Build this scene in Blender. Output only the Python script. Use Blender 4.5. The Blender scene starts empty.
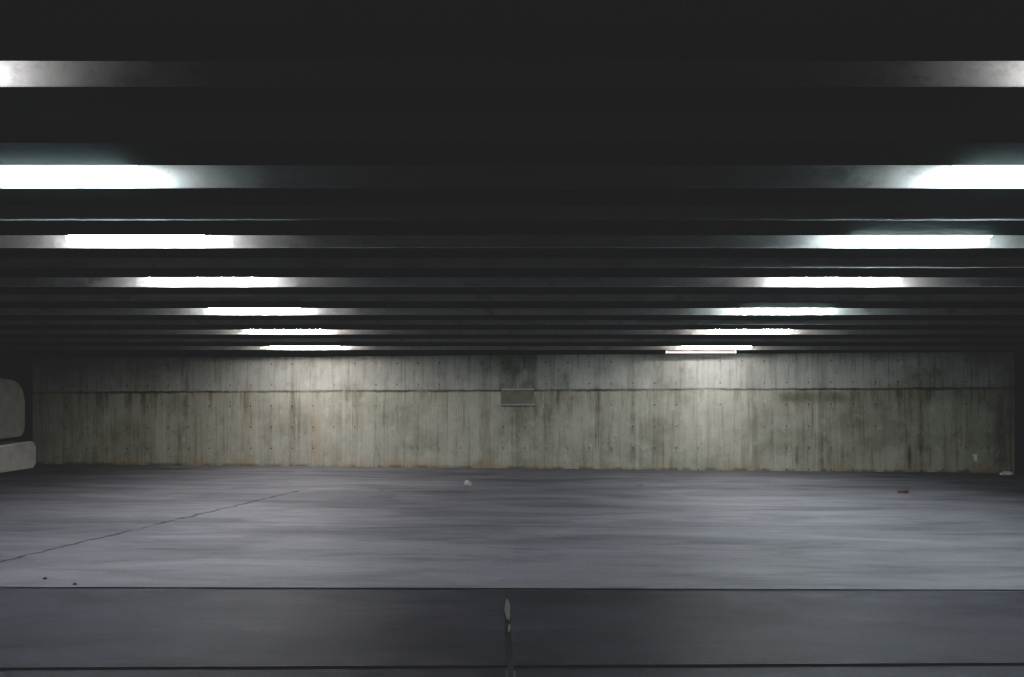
import bpy, bmesh, math, random
from mathutils import Vector, Matrix, noise as mnoise
random.seed(7)
sc = bpy.context.scene
C = sc.collection

# ------------------------------------------------------------------ measures
F, VX, VY = 800.0, 497.0, 460.0          # focal length (px) and vanishing point in the 1024x677 frame
CAM_Z = 1.30                             # eye height above the ramp
SOF = 1.89                               # beam soffits above the eye
ZS = CAM_Z + SOF                         # soffit height
ZC = ZS + 0.46                           # slab underside
FS, FT = 0.0800, -0.00462                # ramp slopes (along, across)
WY, WS = 14.40, -0.0511                  # back wall  Y = WY + WS*X
XL, XR = -8.62, 9.02                     # side walls

def zf(x, y): return FS * y + FT * x
def fpt(px, py):                         # pixel -> point on the ramp
    a, b = (px - VX) / F, -(py - VY) / F
    y = CAM_Z / (FS + FT * a - b)
    return Vector((a * y, y, CAM_Z + b * y))
def wpt(px, py):                         # pixel -> point on the back wall
    a, b = (px - VX) / F, -(py - VY) / F
    y = WY / (1 - WS * a)
    return Vector((a * y, y, CAM_Z + b * y))
def ysof(py): return F * SOF / (VY - py) # soffit line -> distance

# ------------------------------------------------------------------ helpers
def obj(name, bm, mat, parent=None, smooth=False):
    bmesh.ops.recalc_face_normals(bm, faces=bm.faces)
    me = bpy.data.meshes.new(name)
    bm.to_mesh(me); bm.free()
    for m in (mat if isinstance(mat, (list, tuple)) else [mat]):
        me.materials.append(m)
    if smooth:
        for p in me.polygons: p.use_smooth = True
    o = bpy.data.objects.new(name, me)
    C.objects.link(o)
    if parent: o.parent = parent
    return o
def thing(name, label, cat, loc=(0, 0, 0), rotz=0, group=None):
    o = bpy.data.objects.new(name, None)
    C.objects.link(o)
    o.empty_display_size = .1
    o.location = loc; o.rotation_euler = (0, 0, rotz)
    return tag(o, label, cat, group)
def tag(o, label, cat, group=None):
    o['label'] = label; o['category'] = cat
    if group: o['group'] = group
    return o
def struct(o, label=None):
    o['kind'] = 'structure'
    if label: o['label'] = label
    return o
def hexa(bm, pts, mi=0):
    """eight points: bottom loop (4) then top loop (4)"""
    v = [bm.verts.new(p) for p in pts]
    fs = [(0, 3, 2, 1), (4, 5, 6, 7), (0, 1, 5, 4), (1, 2, 6, 5), (2, 3, 7, 6), (3, 0, 4, 7)]
    out = []
    for f in fs:
        fc = bm.faces.new([v[i] for i in f]); fc.material_index = mi; out.append(fc)
    return v, out
def box(bm, x0, x1, y0, y1, z0, z1, bev=0, mi=0, seg=1):
    v, fs = hexa(bm, [(x0, y0, z0), (x1, y0, z0), (x1, y1, z0), (x0, y1, z0),
                      (x0, y0, z1), (x1, y0, z1), (x1, y1, z1), (x0, y1, z1)], mi)
    if bev:
        es = list({e for f in fs for e in f.edges})
        bmesh.ops.bevel(bm, geom=es, offset=bev, segments=seg, affect='EDGES', profile=.5)
def cyl(bm, p0, p1, r0, r1=None, seg=20):
    p0, p1 = Vector(p0), Vector(p1)
    d = p1 - p0
    q = d.to_track_quat('Z', 'Y').to_matrix().to_4x4()
    bmesh.ops.create_cone(bm, cap_ends=True, segments=seg, radius1=r0, radius2=r0 if r1 is None else r1,
                          depth=d.length, matrix=Matrix.Translation((p0 + p1) / 2) @ q)
def prism(bm, prof, x0, x1, mi=0):
    """profile of (y,z) swept along x"""
    a = [bm.verts.new((x0, y, z)) for y, z in prof]
    b = [bm.verts.new((x1, y, z)) for y, z in prof]
    n = len(prof)
    fs = [bm.faces.new(a), bm.faces.new(b[::-1])]
    for i in range(n):
        fs.append(bm.faces.new((a[i], b[i], b[(i + 1) % n], a[(i + 1) % n])))
    for f in fs: f.material_index = mi

# ------------------------------------------------------------------ materials
class N:
    """small node-graph writer"""
    def __init__(s, name):
        s.m = bpy.data.materials.new(name); s.m.use_nodes = True
        s.t = s.m.node_tree; s.t.nodes.clear()
        s.out = s.t.nodes.new('ShaderNodeOutputMaterial')
        s.b = s.t.nodes.new('ShaderNodeBsdfPrincipled')
        s.t.links.new(s.b.outputs[0], s.out.inputs[0])
        s.co = s.t.nodes.new('ShaderNodeTexCoord').outputs['Object']
        sp = s.t.nodes.new('ShaderNodeSeparateXYZ'); s.t.links.new(s.co, sp.inputs[0])
        s.x, s.y, s.z = sp.outputs
    def put(s, sock, v):
        if isinstance(v, bpy.types.NodeSocket): s.t.links.new(v, sock)
        else:
            if hasattr(sock.default_value, '__len__') and len(sock.default_value) == 4 and len(v) == 3: v = (*v, 1)
            sock.default_value = v
    def op(s, o, a, b=0.0, c=None, clamp=False):
        n = s.t.nodes.new('ShaderNodeMath'); n.operation = o; n.use_clamp = clamp
        s.put(n.inputs[0], a); s.put(n.inputs[1], b)
        if c is not None: s.put(n.inputs[2], c)
        return n.outputs[0]
    def rng(s, v, a, b, c=0.0, d=1.0, smooth=True):
        n = s.t.nodes.new('ShaderNodeMapRange')
        if smooth: n.interpolation_type = 'SMOOTHSTEP'
        s.put(n.inputs[0], v)
        for i, q in enumerate((a, b, c, d)): s.put(n.inputs[i + 1], q)
        return n.outputs[0]
    def vec(s, x, y, z):
        n = s.t.nodes.new('ShaderNodeCombineXYZ')
        for i, q in enumerate((x, y, z)): s.put(n.inputs[i], q)
        return n.outputs[0]
    def noise(s, scale, stretch=(1, 1, 1), detail=4, rough=.55, off=(0, 0, 0), dist=0):
        mp = s.t.nodes.new('ShaderNodeMapping'); s.t.links.new(s.co, mp.inputs[0])
        mp.inputs['Scale'].default_value = stretch; mp.inputs['Location'].default_value = off
        n = s.t.nodes.new('ShaderNodeTexNoise'); s.t.links.new(mp.outputs[0], n.inputs[0])
        n.inputs['Scale'].default_value = scale; n.inputs['Detail'].default_value = detail
        n.inputs['Roughness'].default_value = rough; n.inputs['Distortion'].default_value = dist
        return n.outputs['Fac']
    def mix(s, f, a, b, mode='MIX'):
        n = s.t.nodes.new('ShaderNodeMix'); n.data_type = 'RGBA'; n.blend_type = mode
        s.put(n.inputs[0], f); s.put(n.inputs[6], a); s.put(n.inputs[7], b)
        return n.outputs[2]
    def box(s, u, v, u0, u1, v0, v1, su, sv):
        a = s.op('MULTIPLY', s.rng(u, u0 - su, u0 + su), s.rng(u, u1 - su, u1 + su, 1, 0))
        b = s.op('MULTIPLY', s.rng(v, v0 - sv, v0 + sv), s.rng(v, v1 - sv, v1 + sv, 1, 0))
        return s.op('MULTIPLY', a, b)
    def mul(s, *a):
        r = a[0]
        for q in a[1:]: r = s.op('MULTIPLY', r, q)
        return r
    def dark(s, col, f, k=(.3, .3, .3)):
        return s.mix(f, col, s.mix(1.0, col, k, 'MULTIPLY'))
    def bump(s, h, strength=.3, dist=.01):
        n = s.t.nodes.new('ShaderNodeBump')
        n.inputs['Strength'].default_value = strength; n.inputs['Distance'].default_value = dist
        s.put(n.inputs['Height'], h); s.t.links.new(n.outputs[0], s.b.inputs['Normal'])
    def end(s, col, rough=.8, spec=.3, metal=0):
        s.put(s.b.inputs['Base Color'], col); s.put(s.b.inputs['Roughness'], rough)
        s.b.inputs['Specular IOR Level'].default_value = spec; s.b.inputs['Metallic'].default_value = metal
        return s.m

def plain(name, col, rough=.6, spec=.3, metal=0, var=.15, scale=12):
    n = N(name)
    c = n.mix(n.noise(scale), [q * (1 - var) for q in col], [min(1, q * (1 + var)) for q in col])
    return n.end(c, rough, spec, metal)

def mat_wall():
    n = N('board_formed_concrete')
    x, z = n.x, n.z
    # z in world height, x along the wall
    JZ = wpt(500, 390).z
    up = n.rng(n.op('ADD', z, n.mul(n.op('SUBTRACT', n.noise(3, (1, 1, .3)), .5), .08)), JZ - .02, JZ + .02)
    blot = n.noise(.9, (1, 1, 1.2), 5, .6)
    streak = n.noise(5, (1, 1, .06), 5, .65, (3, 0, 0))
    fine = n.noise(22, (1, 1, .05), 4, .6, (0, 0, 5))
    grain = n.noise(40, (1, 1, 1), 4, .6)
    col = n.mix(up, (.385, .376, .325), (.375, .375, .355))
    # form boards: each about 19 cm with a tone of its own
    bd = n.op('FLOOR', n.op('DIVIDE', n.op('ADD', x, 20), .193))
    wn = n.t.nodes.new('ShaderNodeTexWhiteNoise'); wn.noise_dimensions = '1D'; n.put(wn.inputs['W'], bd)
    bw = n.op('MULTIPLY', n.op('SUBTRACT', 1, n.mul(up, .65)), n.rng(wn.outputs[0], 0, 1, 0, .32))
    col = n.dark(col, bw, (.55, .54, .5))
    col = n.dark(col, n.rng(streak, .5, .72, 0, .55), (.48, .46, .42))
    col = n.mix(n.rng(streak, .45, .3, 0, .35), col, (.47, .46, .41))
    col = n.dark(col, n.rng(fine, .52, .7, 0, .5), (.5, .48, .44))
    col = n.mix(n.rng(fine, .42, .3, 0, .25), col, (.52, .51, .46))
    col = n.dark(col, n.rng(blot, .45, .7, 0, .6), (.5, .5, .46))
    col = n.dark(col, n.rng(grain, .5, .8, 0, .3), (.5, .5, .5))
    mott = n.noise(6, (1, 1, .8), 6, .7, (2, 0, 9), .4)
    col = n.dark(col, n.rng(mott, .5, .7, 0, .5), (.6, .59, .56))
    col = n.mix(n.rng(mott, .45, .3, 0, .4), col, (.5, .495, .45))
    # seams between boards
    fr = n.op('FRACT', n.op('DIVIDE', n.op('ADD', x, 20), .193))
    seam = n.op('MULTIPLY', n.rng(fr, .0, .06, 1, 0), n.rng(n.noise(2.2, (1, 1, .5), 2), .45, .6))
    col = n.dark(col, n.mul(seam, .6), (.35, .34, .3))
    # tie holes
    g = .385
    fx = n.op('SUBTRACT', n.op('FRACT', n.op('DIVIDE', n.op('ADD', x, 20 - wpt(417, 428).x + g / 2), g)), .5)
    fz = n.op('SUBTRACT', n.op('FRACT', n.op('DIVIDE', n.op('ADD', z, 20 - wpt(417, 428).z + g / 2), g)), .5)
    dd = n.op('SQRT', n.op('ADD', n.op('MULTIPLY', fx, fx), n.op('MULTIPLY', fz, fz)))
    hole = n.rng(dd, .022, .055, 1, 0)
    drip = n.mul(n.rng(n.op('ABSOLUTE', fx), .02, .05, 1, 0), n.rng(fz, 0, -.45, .5, 0), n.rng(fz, .02, -.02), n.rng(blot, .4, .6))
    hv = n.rng(n.noise(1.1, (1, 1, 1), 2, .5, (8, 3, 1)), .38, .58, .2, .85)
    col = n.dark(col, n.mul(hole, hv), (.22, .21, .19))
    col = n.dark(col, n.mul(drip, .6), (.4, .38, .34))
    # cold joint: dark ragged line with drips below
    jn = n.op('ADD', z, n.mul(n.op('SUBTRACT', n.noise(7, (1, 1, 1), 4), .5), .05))
    jl = n.op('MULTIPLY', n.rng(jn, JZ - .045, JZ - .015), n.rng(jn, JZ, JZ + .02, 1, 0))
    col = n.dark(col, n.mul(jl, n.rng(n.noise(1.3, (1, 1, 1), 3, .5, (2, 2, 2)), .35, .6, .35, .9)), (.28, .27, .23))
    dr = n.mul(n.rng(z, JZ - .55, JZ - .02), n.rng(z, JZ - .01, JZ + .01, 1, 0), n.rng(n.noise(6, (1, 1, .12), 5, .65, (9, 0, 0)), .5, .68))
    col = n.dark(col, n.mul(dr, .75), (.42, .41, .37))
    # local stains (dark, rust and lime) where the wall carries them
    def at(px0, px1, py0, py1, sx=.05, sz=.05):
        a, b = wpt(px0, py1), wpt(px1, py0)
        return n.box(x, z, a.x, b.x, a.z, b.z, sx, sz)
    wob = n.rng(n.noise(4, (1, 1, .5), 5, .65, (5, 1, 0)), .35, .6)
    for q, k, c in (((498, 536, 350, 389, .06, .03), .75, (.5, .5, .47)),
                    ((470, 560, 350, 389, .4, .03), .4, (.6, .6, .57)),
                    ((778, 846, 391, 402, .2, .07), .8, (.33, .33, .31)),
                    ((840, 890, 391, 420, .3, .2), .3, (.5, .5, .47)),
                    ((640, 660, 395, 404, .1, .06), .0, (.5, .5, .5)),
                    ((795.5, 798.5, 446, 466, .03, .1), .85, (.3, .28, .24)),
                    ((907.5, 911, 446, 470, .03, .08), .85, (.25, .18, .13)),
                    ((562, 568, 372, 394, .08, .15), .7, (.45, .45, .42)),
                    ((596, 600, 390, 432, .03, .2), .6, (.45, .44, .4)),
                    ((240, 252, 385, 470, .1, .3), .45, (.6, .52, .42)),
                    ((215, 240, 400, 470, .3, .4), .0, (.5, .5, .5)),
                    ((332, 345, 446, 462, .08, .1), .5, (.6, .58, .52)),
                    ((858, 868, 395, 470, .1, .3), .35, (.62, .5, .36)),
                    ((60, 170, 440, 470, 1, .3), .35, (.7, .7, .62))):
        if k: col = n.dark(col, n.mul(at(*q), k, n.op('ADD', n.mul(wob, .5), .5)), c)
    col = n.mix(n.mul(at(315.5, 320, 414, 464, .03, .12), .5), col, (.42, .29, .17))
    for q in ((322, 325, 405, 440), (698, 706, 392, 460), (636, 639, 400, 470), (750, 752, 400, 470), (824, 826, 400, 470), (342, 345, 360, 470), (66, 69, 418, 450)):
        col = n.mix(n.mul(at(*q, .03, .25), .4, n.op('ADD', n.mul(wob, .7), .3)), col, (.55, .54, .49))
    # rust and damp along the foot
    base = n.op('SUBTRACT', z, n.op('ADD', n.mul(x, -.0087), zf(0, WY)))
    foot = n.mul(n.rng(base, .0, .22, 1, 0), n.rng(n.noise(1.6, (1, 1, .5), 4, .6, (1, 7, 0)), .42, .6))
    col = n.mix(n.mul(foot, .55), col, (.30, .20, .11))
    col = n.dark(col, n.mul(n.rng(base, .0, .07, 1, 0), n.rng(n.noise(3.5, (1, 1, .5), 4), .4, .6), .8), (.35, .34, .28))
    n.bump(n.op('ADD', n.op('SUBTRACT', n.mul(fine, .5), n.mul(hole, 1.2)), n.op('SUBTRACT', n.mul(grain, .3), n.mul(seam, .5))), .35, .01)
    return n.end(col, .85, .2)

def mat_floor(near):
    n = N('worn_near_slab' if near else 'worn_ramp_concrete')
    x, y = n.x, n.y
    wide = n.noise(.55, (.35, 1.3, 1), 5, .6, (4, 1, 0))
    str1 = n.noise(1.5, (.38, 1.25, 1), 6, .62, (0, 2, 0), .6)
    str2 = n.noise(4.5, (.3, 1.3, 1), 5, .65, (7, 2, 0), .4)
    grain = n.noise(38, (1, 1, 1), 4, .65)
    spots = n.noise(11, (1, 1.1, 1), 4, .6, (3, 9, 0))
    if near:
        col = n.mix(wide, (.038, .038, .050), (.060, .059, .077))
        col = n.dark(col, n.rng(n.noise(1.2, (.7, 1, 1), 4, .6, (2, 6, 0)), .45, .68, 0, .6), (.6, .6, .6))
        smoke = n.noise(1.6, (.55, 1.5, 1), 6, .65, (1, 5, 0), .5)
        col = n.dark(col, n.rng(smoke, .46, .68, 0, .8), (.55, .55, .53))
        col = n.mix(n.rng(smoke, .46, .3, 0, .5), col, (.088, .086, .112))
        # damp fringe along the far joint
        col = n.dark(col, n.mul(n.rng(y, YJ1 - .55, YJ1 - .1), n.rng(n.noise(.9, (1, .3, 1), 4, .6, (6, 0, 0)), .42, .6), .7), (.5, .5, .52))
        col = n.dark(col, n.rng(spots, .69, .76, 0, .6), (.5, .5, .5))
    else:
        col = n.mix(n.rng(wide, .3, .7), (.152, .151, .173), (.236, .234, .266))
        col = n.dark(col, n.rng(str1, .47, .68, 0, .65), (.55, .55, .56))
        col = n.mix(n.rng(str1, .45, .3, 0, .45), col, (.30, .30, .345))
        col = n.dark(col, n.rng(str2, .5, .68, 0, .5), (.58, .58, .58))
        col = n.dark(col, n.rng(spots, .7, .75, 0, .5), (.5, .5, .5))
        # darker belt in front of the back wall
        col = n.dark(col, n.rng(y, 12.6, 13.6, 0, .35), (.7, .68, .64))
    col = n.dark(col, n.rng(grain, .5, .75, 0, .35), (.55, .55, .55))
    def line(a, b, w, f, amp=.06, sc=2.5, fade=.3):
        """a ragged dark line between two points of the ramp"""
        a, b = fpt(*a), fpt(*b)
        d = Vector((b.x - a.x, b.y - a.y)); L = d.length; d /= L
        u = n.op('ADD', n.mul(n.op('SUBTRACT', x, a.x), d.x), n.mul(n.op('SUBTRACT', y, a.y), d.y))
        v = n.op('ADD', n.mul(n.op('SUBTRACT', x, a.x), -d.y), n.mul(n.op('SUBTRACT', y, a.y), d.x))
        v = n.op('ABSOLUTE', n.op('ADD', v, n.mul(n.op('SUBTRACT', n.noise(sc, (1, 1, 0), 5, .6), .5), amp)))
        return n.mul(n.rng(v, w * .5, w, 1, 0), n.rng(u, -fade, fade), n.rng(u, L - fade, L + fade, 1, 0), f)
    cr = 0
    if not near:
        cr = n.op('MAXIMUM', n.mul(line((-40, 571), (302, 490), .034, .9, .22, 5), n.rng(n.noise(2, (1, 1, 0), 3), .35, .5, .35, 1)), line((170, 521), (700, 529), .035, .45, .05, 2, .8))
        cr = n.op('MAXIMUM', cr, line((540, 526), (900, 527), .03, .3, .05, 2, .8))
        cr = n.op('MAXIMUM', cr, line((700, 506), (900, 508), .05, .35, .05, 2, .8))
        col = n.dark(col, cr, (.25, .25, .25))
    n.bump(n.op('SUBTRACT', n.op('ADD', n.mul(grain, .4), n.mul(str2, .3)), cr), .3, .01)
    rough = n.rng(str1, .3, .7, .66, .8) if not near else n.rng(wide, .3, .7, .65, .75)
    return n.end(col, rough, .2)

def mat_beam():
    n = N('precast_beam_concrete')
    blot = n.noise(2.2, (1, 1, 1), 5, .65)
    col = n.mix(blot, (.46, .46, .455), (.66, .66, .65))
    col = n.dark(col, n.rng(n.noise(5, (.6, 1, 1), 5, .7, (3, 3, 3)), .5, .68, 0, .55), (.5, .5, .49))
    col = n.dark(col, n.rng(n.noise(30), .5, .75, 0, .3), (.6, .6, .6))
    n.bump(n.noise(30), .25, .006)
    return n.end(col, .9, .1)

def emit(name, col, s):
    n = N(name)
    e = n.t.nodes.new('ShaderNodeEmission')
    # a slightly dimmer ring towards each tube end (object x runs along the tube)
    k = n.rng(n.op('ABSOLUTE', n.x), .54, .60, s, s * .55)
    e.inputs[0].default_value = (*col, 1); n.put(e.inputs[1], k)
    n.t.nodes.remove(n.b)
    n.t.links.new(e.outputs[0], n.out.inputs[0])
    return n.m

YJ1 = fpt(500, 588.5).y
M_WALL = mat_wall(); M_FAR = mat_floor(False); M_NEAR = mat_floor(True); M_BEAM = mat_beam()
M_JOINT = plain('joint_filler', (.05, .05, .054), .8, .2)
M_SLAB = plain('slab_soffit', (.5, .5, .49), .9, .1)
M_SHADE = plain('shaded_beam_soffit', (.018, .04, .042), .9, .05, var=.3, scale=4)  # soffit shade painted near-black; the teal tint stands in for lamp glow
M_SIDE = plain('shaded_side_wall', (.035, .034, .031), .9, .1, var=.3, scale=3)  # shadow on the side walls put into their colour
M_PANEL = plain('panel_concrete', (.29, .285, .265), .85, .2, var=.3, scale=5)
M_KERB = plain('kerb_concrete', (.48, .47, .44), .85, .2, var=.3, scale=5)
M_ENAMEL = plain('white_enamel', (.75, .76, .76), .4, .4, var=.05)
M_GLOW = plain('glowing_lamp_housing', (.8, .81, .81), .4, .4, var=.05)
M_PLASTIC = plain('lampholder_plastic', (.8, .8, .78), .4, .4, var=.05)
for _m in (M_PLASTIC, M_GLOW):           # glow added to housings and lampholders, standing in for lamp bloom
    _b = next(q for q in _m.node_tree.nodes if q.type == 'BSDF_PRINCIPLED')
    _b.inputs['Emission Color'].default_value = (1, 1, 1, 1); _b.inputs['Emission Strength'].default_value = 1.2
M_STEEL = plain('galvanised_steel', (.32, .32, .31), .5, .4, .3, var=.15)
M_PAPER = plain('dirty_paper', (.62, .61, .58), .8, .2, var=.15, scale=60)
M_RED = plain('red_wrapper', (.17, .09, .105), .6, .4, var=.4, scale=60)
M_STONE = plain('grey_stone', (.3, .29, .28), .8, .2, var=.3, scale=60)
M_DSTONE = plain('dark_grit', (.05, .05, .05), .8, .2, var=.3, scale=60)
M_LIME = plain('lime_residue', (.19, .19, .17), .8, .2, var=.4, scale=40)
M_PLATE = plain('white_plate', (.65, .65, .6), .5, .3, var=.1)

M_BACK = plain('grey_primer', (.17, .166, .14), .8, .2, var=.5, scale=6)
E0 = 132.0
EXPOSURE = 0.0
TUBES = {'white': emit('tube_white', (.99, .985, 1.0), E0 * 1.06),
         'cool': emit('tube_cool', (.85, 1.0, 1.02), E0 * 1.25),
         'warm': emit('tube_warm', (1.0, .95, .90), E0),
         'dim': emit('tube_dim', (1.0, .95, .92), E0 * .5),
         'pink': emit('tube_pink', (1.0, .77, .72), 1.35)}

# ------------------------------------------------------------------ the setting
YJ1 = fpt(500, 588.5).y; YJ2 = fpt(500, 666).y
XJ = fpt(508.5, 630).x
def floor():
    bm = bmesh.new()
    def slab(x0, x1, ya0, ya1, yb0, yb1, mi, drop=0.0, cham=.012):
        # corners: near-left ya0, near-right ya1, far-left yb0, far-right yb1
        P = [(x0, ya0), (x1, ya1), (x1, yb1), (x0, yb0)]
        v, fs = hexa(bm, [(px, py, zf(px, py) - .12) for px, py in P] + [(px, py, zf(px, py) - drop) for px, py in P], mi)
        if cham:
            bmesh.ops.bevel(bm, geom=list(fs[1].edges), offset=cham, segments=2, affect='EDGES')
    x0, x1 = XL - .6, XR + .6
    def yl(pl, pr, x):           # a joint seen from (0,pl) to (1024,pr)
        a, b = fpt(0, pl), fpt(1024, pr)
        return a.y + (b.y - a.y) * (x - a.x) / (b.x - a.x)
    jA = lambda x: yl(587.3, 590.2, x); jB = lambda x: yl(669, 664.2, x)
    g1, g2, gl = .007, .024, .004
    xc = XJ
    # far ramp
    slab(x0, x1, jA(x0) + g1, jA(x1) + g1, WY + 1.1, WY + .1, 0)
    # slabs between the two joints
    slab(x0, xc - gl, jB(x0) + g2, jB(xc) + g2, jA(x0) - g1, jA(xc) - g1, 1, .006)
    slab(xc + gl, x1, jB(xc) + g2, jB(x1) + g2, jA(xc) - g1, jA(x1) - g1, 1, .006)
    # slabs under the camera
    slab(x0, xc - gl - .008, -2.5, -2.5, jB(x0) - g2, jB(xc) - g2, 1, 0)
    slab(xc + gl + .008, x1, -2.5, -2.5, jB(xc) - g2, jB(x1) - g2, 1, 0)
    # filler bed
    P = [(x0, -2.5), (x1, -2.5), (x1, WY + .1), (x0, WY + 1.1)]
    hexa(bm, [(px, py, zf(px, py) - .16) for px, py in P] + [(px, py, zf(px, py) - .016) for px, py in P], 2)
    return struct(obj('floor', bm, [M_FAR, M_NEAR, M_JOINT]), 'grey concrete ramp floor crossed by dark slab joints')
floor()

def ceiling():
    bm = bmesh.new()
    box(bm, XL - .6, XR + .6, -2.5, WY + 1.3, ZC, ZC + .2)
    return struct(obj('ceiling', bm, M_SLAB), 'dark concrete slab above the ceiling beams')
ceiling()

def wall_back():
    bm = bmesh.new()
    JZ = wpt(500, 390).z
    a = math.atan(WS)
    k = 1 / math.cos(a)
    # profile with a small step at the cold joint; x is world x, sheared along the wall line
    def pt(x, off, z): return (x, WY + WS * x + off * k, z)
    prof = [(0.0, -.25), (0.0, JZ - .03), (.02, JZ - .008), (.012, JZ + .012), (.008, JZ + .03), (.008, ZC + .1), (.35, ZC + .1), (.35, -.25)]
    xs = (XL - .5, XR + .5)
    A = [bm.verts.new(pt(xs[0], *p)) for p in prof]; B = [bm.verts.new(pt(xs[1], *p)) for p in prof]
    bm.faces.new(A); bm.faces.new(B[::-1])
    for i in range(len(prof)):
        j = (i + 1) % len(prof)
        bm.faces.new((A[i], B[i], B[j], A[j]))
    return struct(obj('wall_back', bm, M_WALL), 'stained board-formed concrete wall across the far end')
wall_back()

def side(name, x0, x1, lab):
    bm = bmesh.new()
    box(bm, x0, x1, -2.5, WY + 1.0, -.3, ZC + .1)
    struct(obj(name, bm, M_SIDE), lab)
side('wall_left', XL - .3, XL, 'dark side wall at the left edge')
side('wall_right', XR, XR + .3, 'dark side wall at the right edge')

# ------------------------------------------------------------------ ceiling beams
def beam(y0, y1, label, y1fun=None, bev=.006):
    bm = bmesh.new()
    x0, x1 = XL + .002, XR - .002
    nseg = 1
    f = y1fun or (lambda x: y1)
    # chamfered rib, slightly tapered upwards
    def prof(x):
        yb = f(x)
        d = .012
        return [(y0 + bev, ZS), (yb - (bev if not y1fun else 0), ZS), (yb, ZS + (bev if not y1fun else .001)), (yb, ZC), (y0 - d, ZC), (y0, ZS + bev)]
    rows = []
    for i in range(nseg + 1):
        x = x0 + (x1 - x0) * i / nseg
        rows.append([bm.verts.new((x, y, z)) for y, z in prof(x)])
    n = len(rows[0])
    bm.faces.new(rows[0]); bm.faces.new(rows[-1][::-1])
    for r, q in zip(rows, rows[1:]):
        for i in range(n):
            bm.faces.new((r[i], q[i], q[(i + 1) % n], r[(i + 1) % n]))
    o = obj('ceiling_beam', bm, [M_BEAM, M_SHADE])
    for p in o.data.polygons:                # shade of the undersides is painted in as a dark colour
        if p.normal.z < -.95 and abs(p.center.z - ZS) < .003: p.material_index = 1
        elif label.startswith('dark') and p.normal.z < -.3: p.material_index = 1  # unlit beams: chamfers painted as shaded too
    return tag(o, label, 'beam', 'concrete ceiling beams')

ORD = ['first', 'second', 'third', 'fourth', 'fifth', 'sixth', 'seventh']
A_y = [ysof(v) for v in (86.5, 188, 248, 287, 315, 334.5, 350)]
A_b = [ysof(v) for v in (113, 206, 258)]
B_f = [ysof(v) for v in (142, 221, 268.5)]
B_b = [ysof(v) for v in (165.5, 235.5, 277.5)]
for i in range(3, 6):
    p = A_y[i + 1] - A_y[i]
    A_b.append(A_y[i] + .23 * p); B_f.append(A_y[i] + .49 * p); B_b.append(A_y[i] + .725 * p)
B0f, B0b = ysof(27), ysof(61.5)
for i in range(7):
    if i < 6:
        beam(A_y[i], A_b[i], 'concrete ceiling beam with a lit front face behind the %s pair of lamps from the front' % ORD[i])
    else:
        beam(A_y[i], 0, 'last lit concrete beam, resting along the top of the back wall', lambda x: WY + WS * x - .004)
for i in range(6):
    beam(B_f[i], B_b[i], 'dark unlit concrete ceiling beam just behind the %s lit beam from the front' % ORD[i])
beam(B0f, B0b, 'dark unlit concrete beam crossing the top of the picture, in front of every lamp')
p0 = A_y[1] - A_y[0]
yy = A_y[0] - p0
beam(yy, yy + .38, 'concrete beam overhead, ahead of the dark beam at the top of the picture')

# ------------------------------------------------------------------ lamps
LT = 1.22
def lamp_proto():
    root = thing('fluorescent_lamp', 'x', 'lamp')
    bm = bmesh.new()                                    # folded steel channel, with an added glow
    prism(bm, [(-.055, .075), (-.06, .036), (-.03, .030), (.03, .030), (.06, .036), (.055, .075), (.04, .085), (-.04, .085)], -.61, .61)
    obj('housing', bm, M_GLOW, root)
    bm = bmesh.new(); cyl(bm, (-.585, 0, 0), (.585, 0, 0), .019, seg=24)
    t = obj('tube', bm, TUBES['white'], root, True)
    for s in (-1, 1):
        bm = bmesh.new()
        box(bm, s * .60 - .012, s * .60 + .012, -.014, .022, -.024, .034, .005)
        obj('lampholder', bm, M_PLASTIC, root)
        bm = bmesh.new(); cyl(bm, (s * .585, 0, 0), (s * .590, 0, 0), .0185, seg=24)
        obj('end_cap', bm, M_STEEL, t)
    for s in (-1, 1):
        bm = bmesh.new(); cyl(bm, (s * .4, 0, .08), (s * .4, 0, .5), .006, seg=10)
        obj('hanger_rod', bm, M_STEEL, root)
    return root
def dup(r0):
    r = r0.copy(); C.objects.link(r)
    for ch in list(r0.children):
        c = ch.copy(); C.objects.link(c); c.parent = r
        for g in ch.children:
            d = g.copy(); C.objects.link(d); d.parent = c
    return r
proto = lamp_proto()
used = [False]
def lamp(x, y, z, kind, label, short=False):
    r = dup(proto) if used[0] else proto
    used[0] = True
    r.location = (x, y, z); r['label'] = label; r['group'] = 'fluorescent lamps between the ceiling beams'
    for ch in r.children:
        if ch.name.startswith('tube') and kind != 'white':
            ch.material_slots[0].link = 'OBJECT'; ch.material_slots[0].material = TUBES[kind]
        if ch.name.startswith('hanger_rod'):
            top = ZC + .02 - z
            ch.scale = (1, 1, 1)
            k = (top - .08) / .42
            ch.scale.z = k; ch.location.z = .08 - .08 * k
    return r
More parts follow.
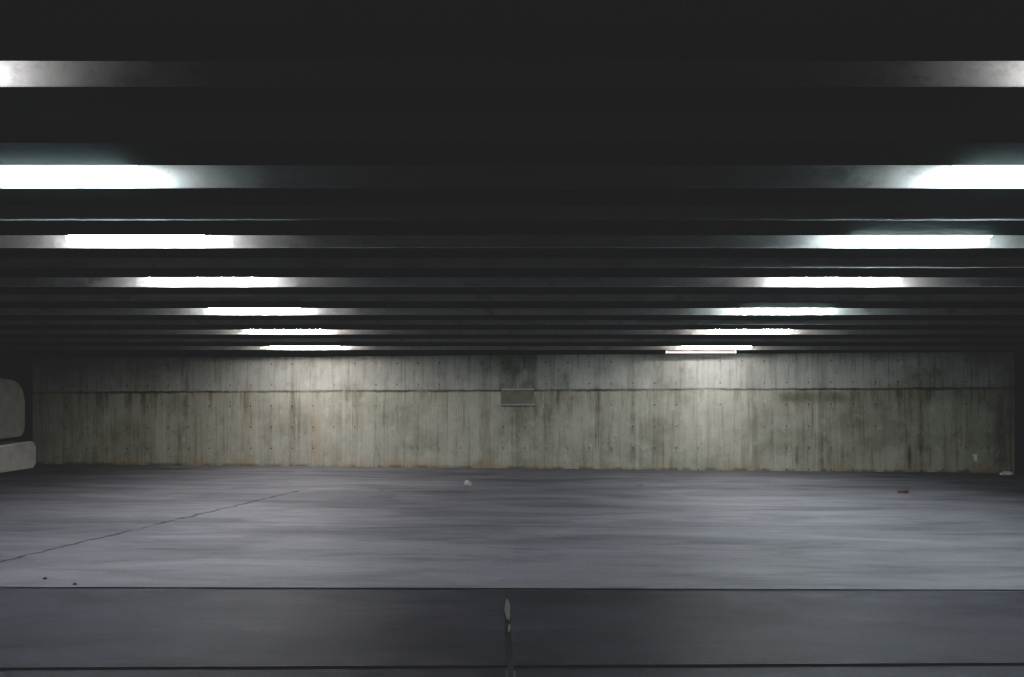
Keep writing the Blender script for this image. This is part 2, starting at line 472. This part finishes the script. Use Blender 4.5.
# lamp centres seen in the photograph (px) per row; None = reckoned from the line of the row
left_px = [None, 46, 137, 203, 255, 285, 305]
right_px = [None, 1044, 918, 843, 786.5, 752, 716]
left_e = [.03, -.012, .03, .03, .03, .026, .02]
right_e = [.03, -.012, -.008, .03, -.004, .026, .02]
left_k = ['white', 'cool', 'white', 'white', 'white', 'warm', 'warm']
right_k = ['white', 'cool', 'cool', 'white', 'cool', 'warm', 'dim']
for i in range(7):
    y = A_y[i] - .23
    for sx, px, e, k in (('left', left_px[i], left_e[i], left_k[i]), ('right', right_px[i], right_e[i], right_k[i])):
        x = ((px - VX) / F * y) if px is not None else (-3.2 if sx == 'left' else 3.42)
        where = {0: 'nearest the camera, cut by the picture edge', 1: 'second from the front, cut by the picture edge',
                 5: 'sixth from the front', 6: 'farthest back, tucked before the last beam'}.get(i, '%s from the front' % ORD[i])
        hang = ', hanging a little low' if e < .01 and i > 1 else ''
        lamp(x, y, ZS + e, k, 'white tube lamp in the %s row, %s%s' % (sx, where, hang))

# the pinkish lamp mounted flat below the last beam
r = thing('fluorescent_lamp', 'thin pinkish fluorescent tube lamp fixed flat under the last beam, close to the back wall', 'lamp',
          ((701 - VX) / F * 13.846, 13.846, ZS - .027))
bm = bmesh.new(); box(bm, -.6, .6, -.03, .03, .021, .0275, .002); obj('backplate', bm, M_ENAMEL, r)
bm = bmesh.new(); cyl(bm, (-.585, 0, 0), (.585, 0, 0), .016, seg=20); obj('tube', bm, TUBES['pink'], r, True)
for s in (-1, 1):
    bm = bmesh.new(); cyl(bm, (s * .4, 0, .024), (s * .4, 0, .06), .005, seg=10); obj('mounting_bolt', bm, M_STEEL, r)
for s in (-1, 1):
    bm = bmesh.new(); box(bm, s * .597 - .01, s * .597 + .01, -.018, .018, -.018, .0265, .004); obj('lampholder', bm, M_PLASTIC, r)

# ------------------------------------------------------------------ left kerb and panel
def slab_prism(bm, pts, x0, x1, bev=0):
    """outline of (y,z) made into a block between x0 and x1"""
    a = [bm.verts.new((x0, y, z)) for y, z in pts]; b = [bm.verts.new((x1, y, z)) for y, z in pts]
    n = len(pts)
    fs = [bm.faces.new(a), bm.faces.new(b[::-1])]
    for i in range(n): fs.append(bm.faces.new((a[i], b[i], b[(i + 1) % n], a[(i + 1) % n])))
    if bev: bmesh.ops.bevel(bm, geom=list(fs[1].edges), offset=bev, segments=3, affect='EDGES')
def rounded(y0, y1, zb, zt, r, n=6, rt=None):
    """rectangle in (y,z) whose far corners are rounded; zb, zt functions of y"""
    P = [(y0, zb(y0))]
    for i in range(n + 1):
        a = -math.pi / 2 + math.pi / 2 * i / n
        P.append((y1 - r + r * math.cos(a), zb(y1) + r + r * math.sin(a)))
    for i in range(n + 1):
        a = math.pi / 2 * i / n
        P.append((y1 - (rt or r) + (rt or r) * math.cos(a), zt(y1) - (rt or r) + (rt or r) * math.sin(a)))
    P.append((y0, zt(y0)))
    return P
KX = fpt(6, 472).x
KY = KX / ((36 - VX) / F)
bm = bmesh.new()
base = lambda y: zf(KX, y) - .02
slab_prism(bm, rounded(4.0, KY, base, lambda y: CAM_Z + (VY - 441) / F * KY + .108 * (y - KY), .09), XL + .002, KX, .03)
tag(obj('concrete_kerb', bm, M_KERB), 'low pale concrete kerb block along the left edge, meeting the floor', 'kerb')
PX = KX - .03
PY = PX / ((25 - VX) / F)
bm = bmesh.new()
slab_prism(bm, rounded(4.0, PY, lambda y: CAM_Z + (VY - 437) / F * PY + .112 * (y - PY), lambda y: CAM_Z + (VY - 382) / F * PY, .2, 10, .36), XL + .002, PX, .04)
tag(obj('wall_panel', bm, M_PANEL), 'grey round-cornered concrete panel on the left side wall, just above the kerb block', 'panel')

# ------------------------------------------------------------------ recess frame in the middle of the back wall
a, b = wpt(502, 405), wpt(533.5, 389.5)
rz = math.atan(WS)
root = thing('wall_box', 'shallow grey metal box frame in the middle of the back wall, ledge at its foot', 'wall box',
             ((a.x + b.x) / 2, WY + WS * (a.x + b.x) / 2, a.z), rz)
hw, hh = (b.x - a.x) / 2, b.z - a.z
bm = bmesh.new(); box(bm, -hw, hw, -.012, .03, 0, hh, .004); obj('back_plate', bm, M_BACK, root)
bm = bmesh.new(); box(bm, -hw - .01, hw + .01, -.03, .02, hh - .012, hh + .014, .004); obj('top_rail', bm, M_STEEL, root)
bm = bmesh.new(); box(bm, -hw - .03, hw + .03, -.07, .02, -.016, .016, .004); obj('ledge', bm, M_STEEL, root)
for s in (-1, 1):
    bm = bmesh.new(); box(bm, s * hw - .012, s * hw + .012, -.014, .02, .014, hh - .012, .003); obj('side_rail', bm, M_BACK, root)

# white plate low on the wall, right
p = wpt(974.5, 458)
root = thing('wall_plate', 'small white plate fixed low on the back wall, near its right end', 'plate', (p.x, p.y, p.z), rz)
bm = bmesh.new(); out = [(-.055, .055), (-.02, .03), (-.012, -.03), (.012, -.062), (.034, -.05), (.036, .06), (.0, .066)]
va = [bm.verts.new((x, -.022, z)) for x, z in out]; vb = [bm.verts.new((x, .02, z)) for x, z in out]
bm.faces.new(va); bm.faces.new(vb[::-1])
for i in range(len(out)): bm.faces.new((va[i], vb[i], vb[(i + 1) % len(out)], va[(i + 1) % len(out)]))
obj('cover', bm, M_PLATE, root)

# ------------------------------------------------------------------ litter on the ramp
def crumple(name, px, py, sx, sy, sz, mat, label, cat, seed, amp=.35):
    p = fpt(px, py)
    bm = bmesh.new()
    bmesh.ops.create_icosphere(bm, subdivisions=3, radius=1)
    zmin = 9
    for v in bm.verts:
        d = v.co.normalized()
        k = 1 + amp * mnoise.noise(d * 1.7 + Vector((seed, 0, 0))) + amp * .8 * abs(mnoise.noise(d * 4 + Vector((0, seed, 0))))
        v.co = Vector((d.x * k * sx, d.y * k * sy, max(d.z, -.55) * k * sz))
        zmin = min(zmin, v.co.z)
    for v in bm.verts: v.co.z -= zmin
    o = obj(name, bm, mat)
    o.location = (p.x, p.y, zf(p.x, p.y) - .004)
    return tag(o, label, cat)
crumple('crumpled_paper', 467.5, 485.5, .055, .05, .045, M_PAPER, 'crumpled white scrap of paper on the floor left of the picture centre', 'litter', 1.3)
crumple('crumpled_wrapper', 903, 492.5, .065, .05, .026, M_RED, 'crumpled red wrapper lying on the floor at the right', 'litter', 4.1)
crumple('plastic_scrap', 1007, 475.5, .10, .06, .045, M_PAPER, 'pale flattened scrap at the foot of the right end of the back wall', 'litter', 7.7)
crumple('pebble', 640, 486, .02, .02, .018, M_STONE, 'pale pebble on the floor right of the picture centre', 'pebble', 2.2, .2)
crumple('pebble', 382, 490.5, .022, .02, .018, M_STONE, 'pale pebble on the floor left of the crumpled white paper', 'pebble', 3.2, .2)
crumple('pebble', 290, 482.5, .035, .02, .014, M_STONE, 'flat pale chip on the floor above the end of the long crack', 'pebble', 5.2, .2)
crumple('pebble', 45, 579, .014, .012, .01, M_DSTONE, 'dark grit lump on the floor at the left, the farther of two', 'pebble', 6.2, .2)
crumple('pebble', 75, 584.5, .014, .012, .01, M_DSTONE, 'dark grit lump on the floor at the left, beside the dark joint', 'pebble', 8.2, .2)
# lime residue in the middle joint
def residue(pts, label):
    bm = bmesh.new()
    L, R = [], []
    for px, py, w in pts:
        p = fpt(px, py); z = zf(p.x, p.y) - .001
        L.append(bm.verts.new((p.x - w, p.y, z))); R.append(bm.verts.new((p.x + w, p.y, z)))
        # give it a little body below
    fs = [bm.faces.new((L[i], R[i], R[i + 1], L[i + 1])) for i in range(len(L) - 1)]
    ex = bmesh.ops.extrude_face_region(bm, geom=fs)
    for v in [g for g in ex['geom'] if isinstance(g, bmesh.types.BMVert)]: v.co.z -= .03
    return tag(obj('mortar_smear', bm, M_LIME), label, 'mortar')
residue([(507, 599, .006), (507.6, 604, .016), (507.2, 610, .018), (508.2, 616, .012), (508, 619, .006)], 'pale mortar smear in the middle floor joint, the larger and farther of two')
residue([(509.4, 624, .005), (509.2, 628, .009), (508.8, 632, .004)], 'pale mortar smear in the middle floor joint, the smaller and nearer of two')

# ------------------------------------------------------------------ light, camera, tone
w = bpy.data.worlds.new('World'); sc.world = w; w.use_nodes = True
w.node_tree.nodes['Background'].inputs[0].default_value = (.05, .055, .07, 1)
w.node_tree.nodes['Background'].inputs[1].default_value = .05

cd = bpy.data.cameras.new('camera'); cam = bpy.data.objects.new('camera', cd); C.objects.link(cam)
cam.location = (0, 0, CAM_Z); cam.rotation_euler = (math.pi / 2, 0, 0)
cd.sensor_width = 36; cd.lens = F / 1024 * 36
cd.shift_x = (512 - VX) / 1024; cd.shift_y = (VY - 338.5) / 1024
cd.clip_start = .05
sc.camera = cam

vs = sc.view_settings
vs.view_transform = 'Standard'; vs.look = 'None'; vs.exposure = EXPOSURE
vs.use_curve_mapping = True
cm = vs.curve_mapping
cm.extend = 'EXTRAPOLATED'
cu = cm.curves[3]
cu.points[0].location = (0, .0135)
cu.points[1].location = (1, 1)
for q in ((.01, .0148), (.025, .0215), (.06, .057), (.15, .158), (.4, .41)): cu.points.new(*q)
cm.update()
sc.cycles.use_denoising = True
sc.cycles.max_bounces = 6
sc.cycles.sample_clamp_indirect = 4
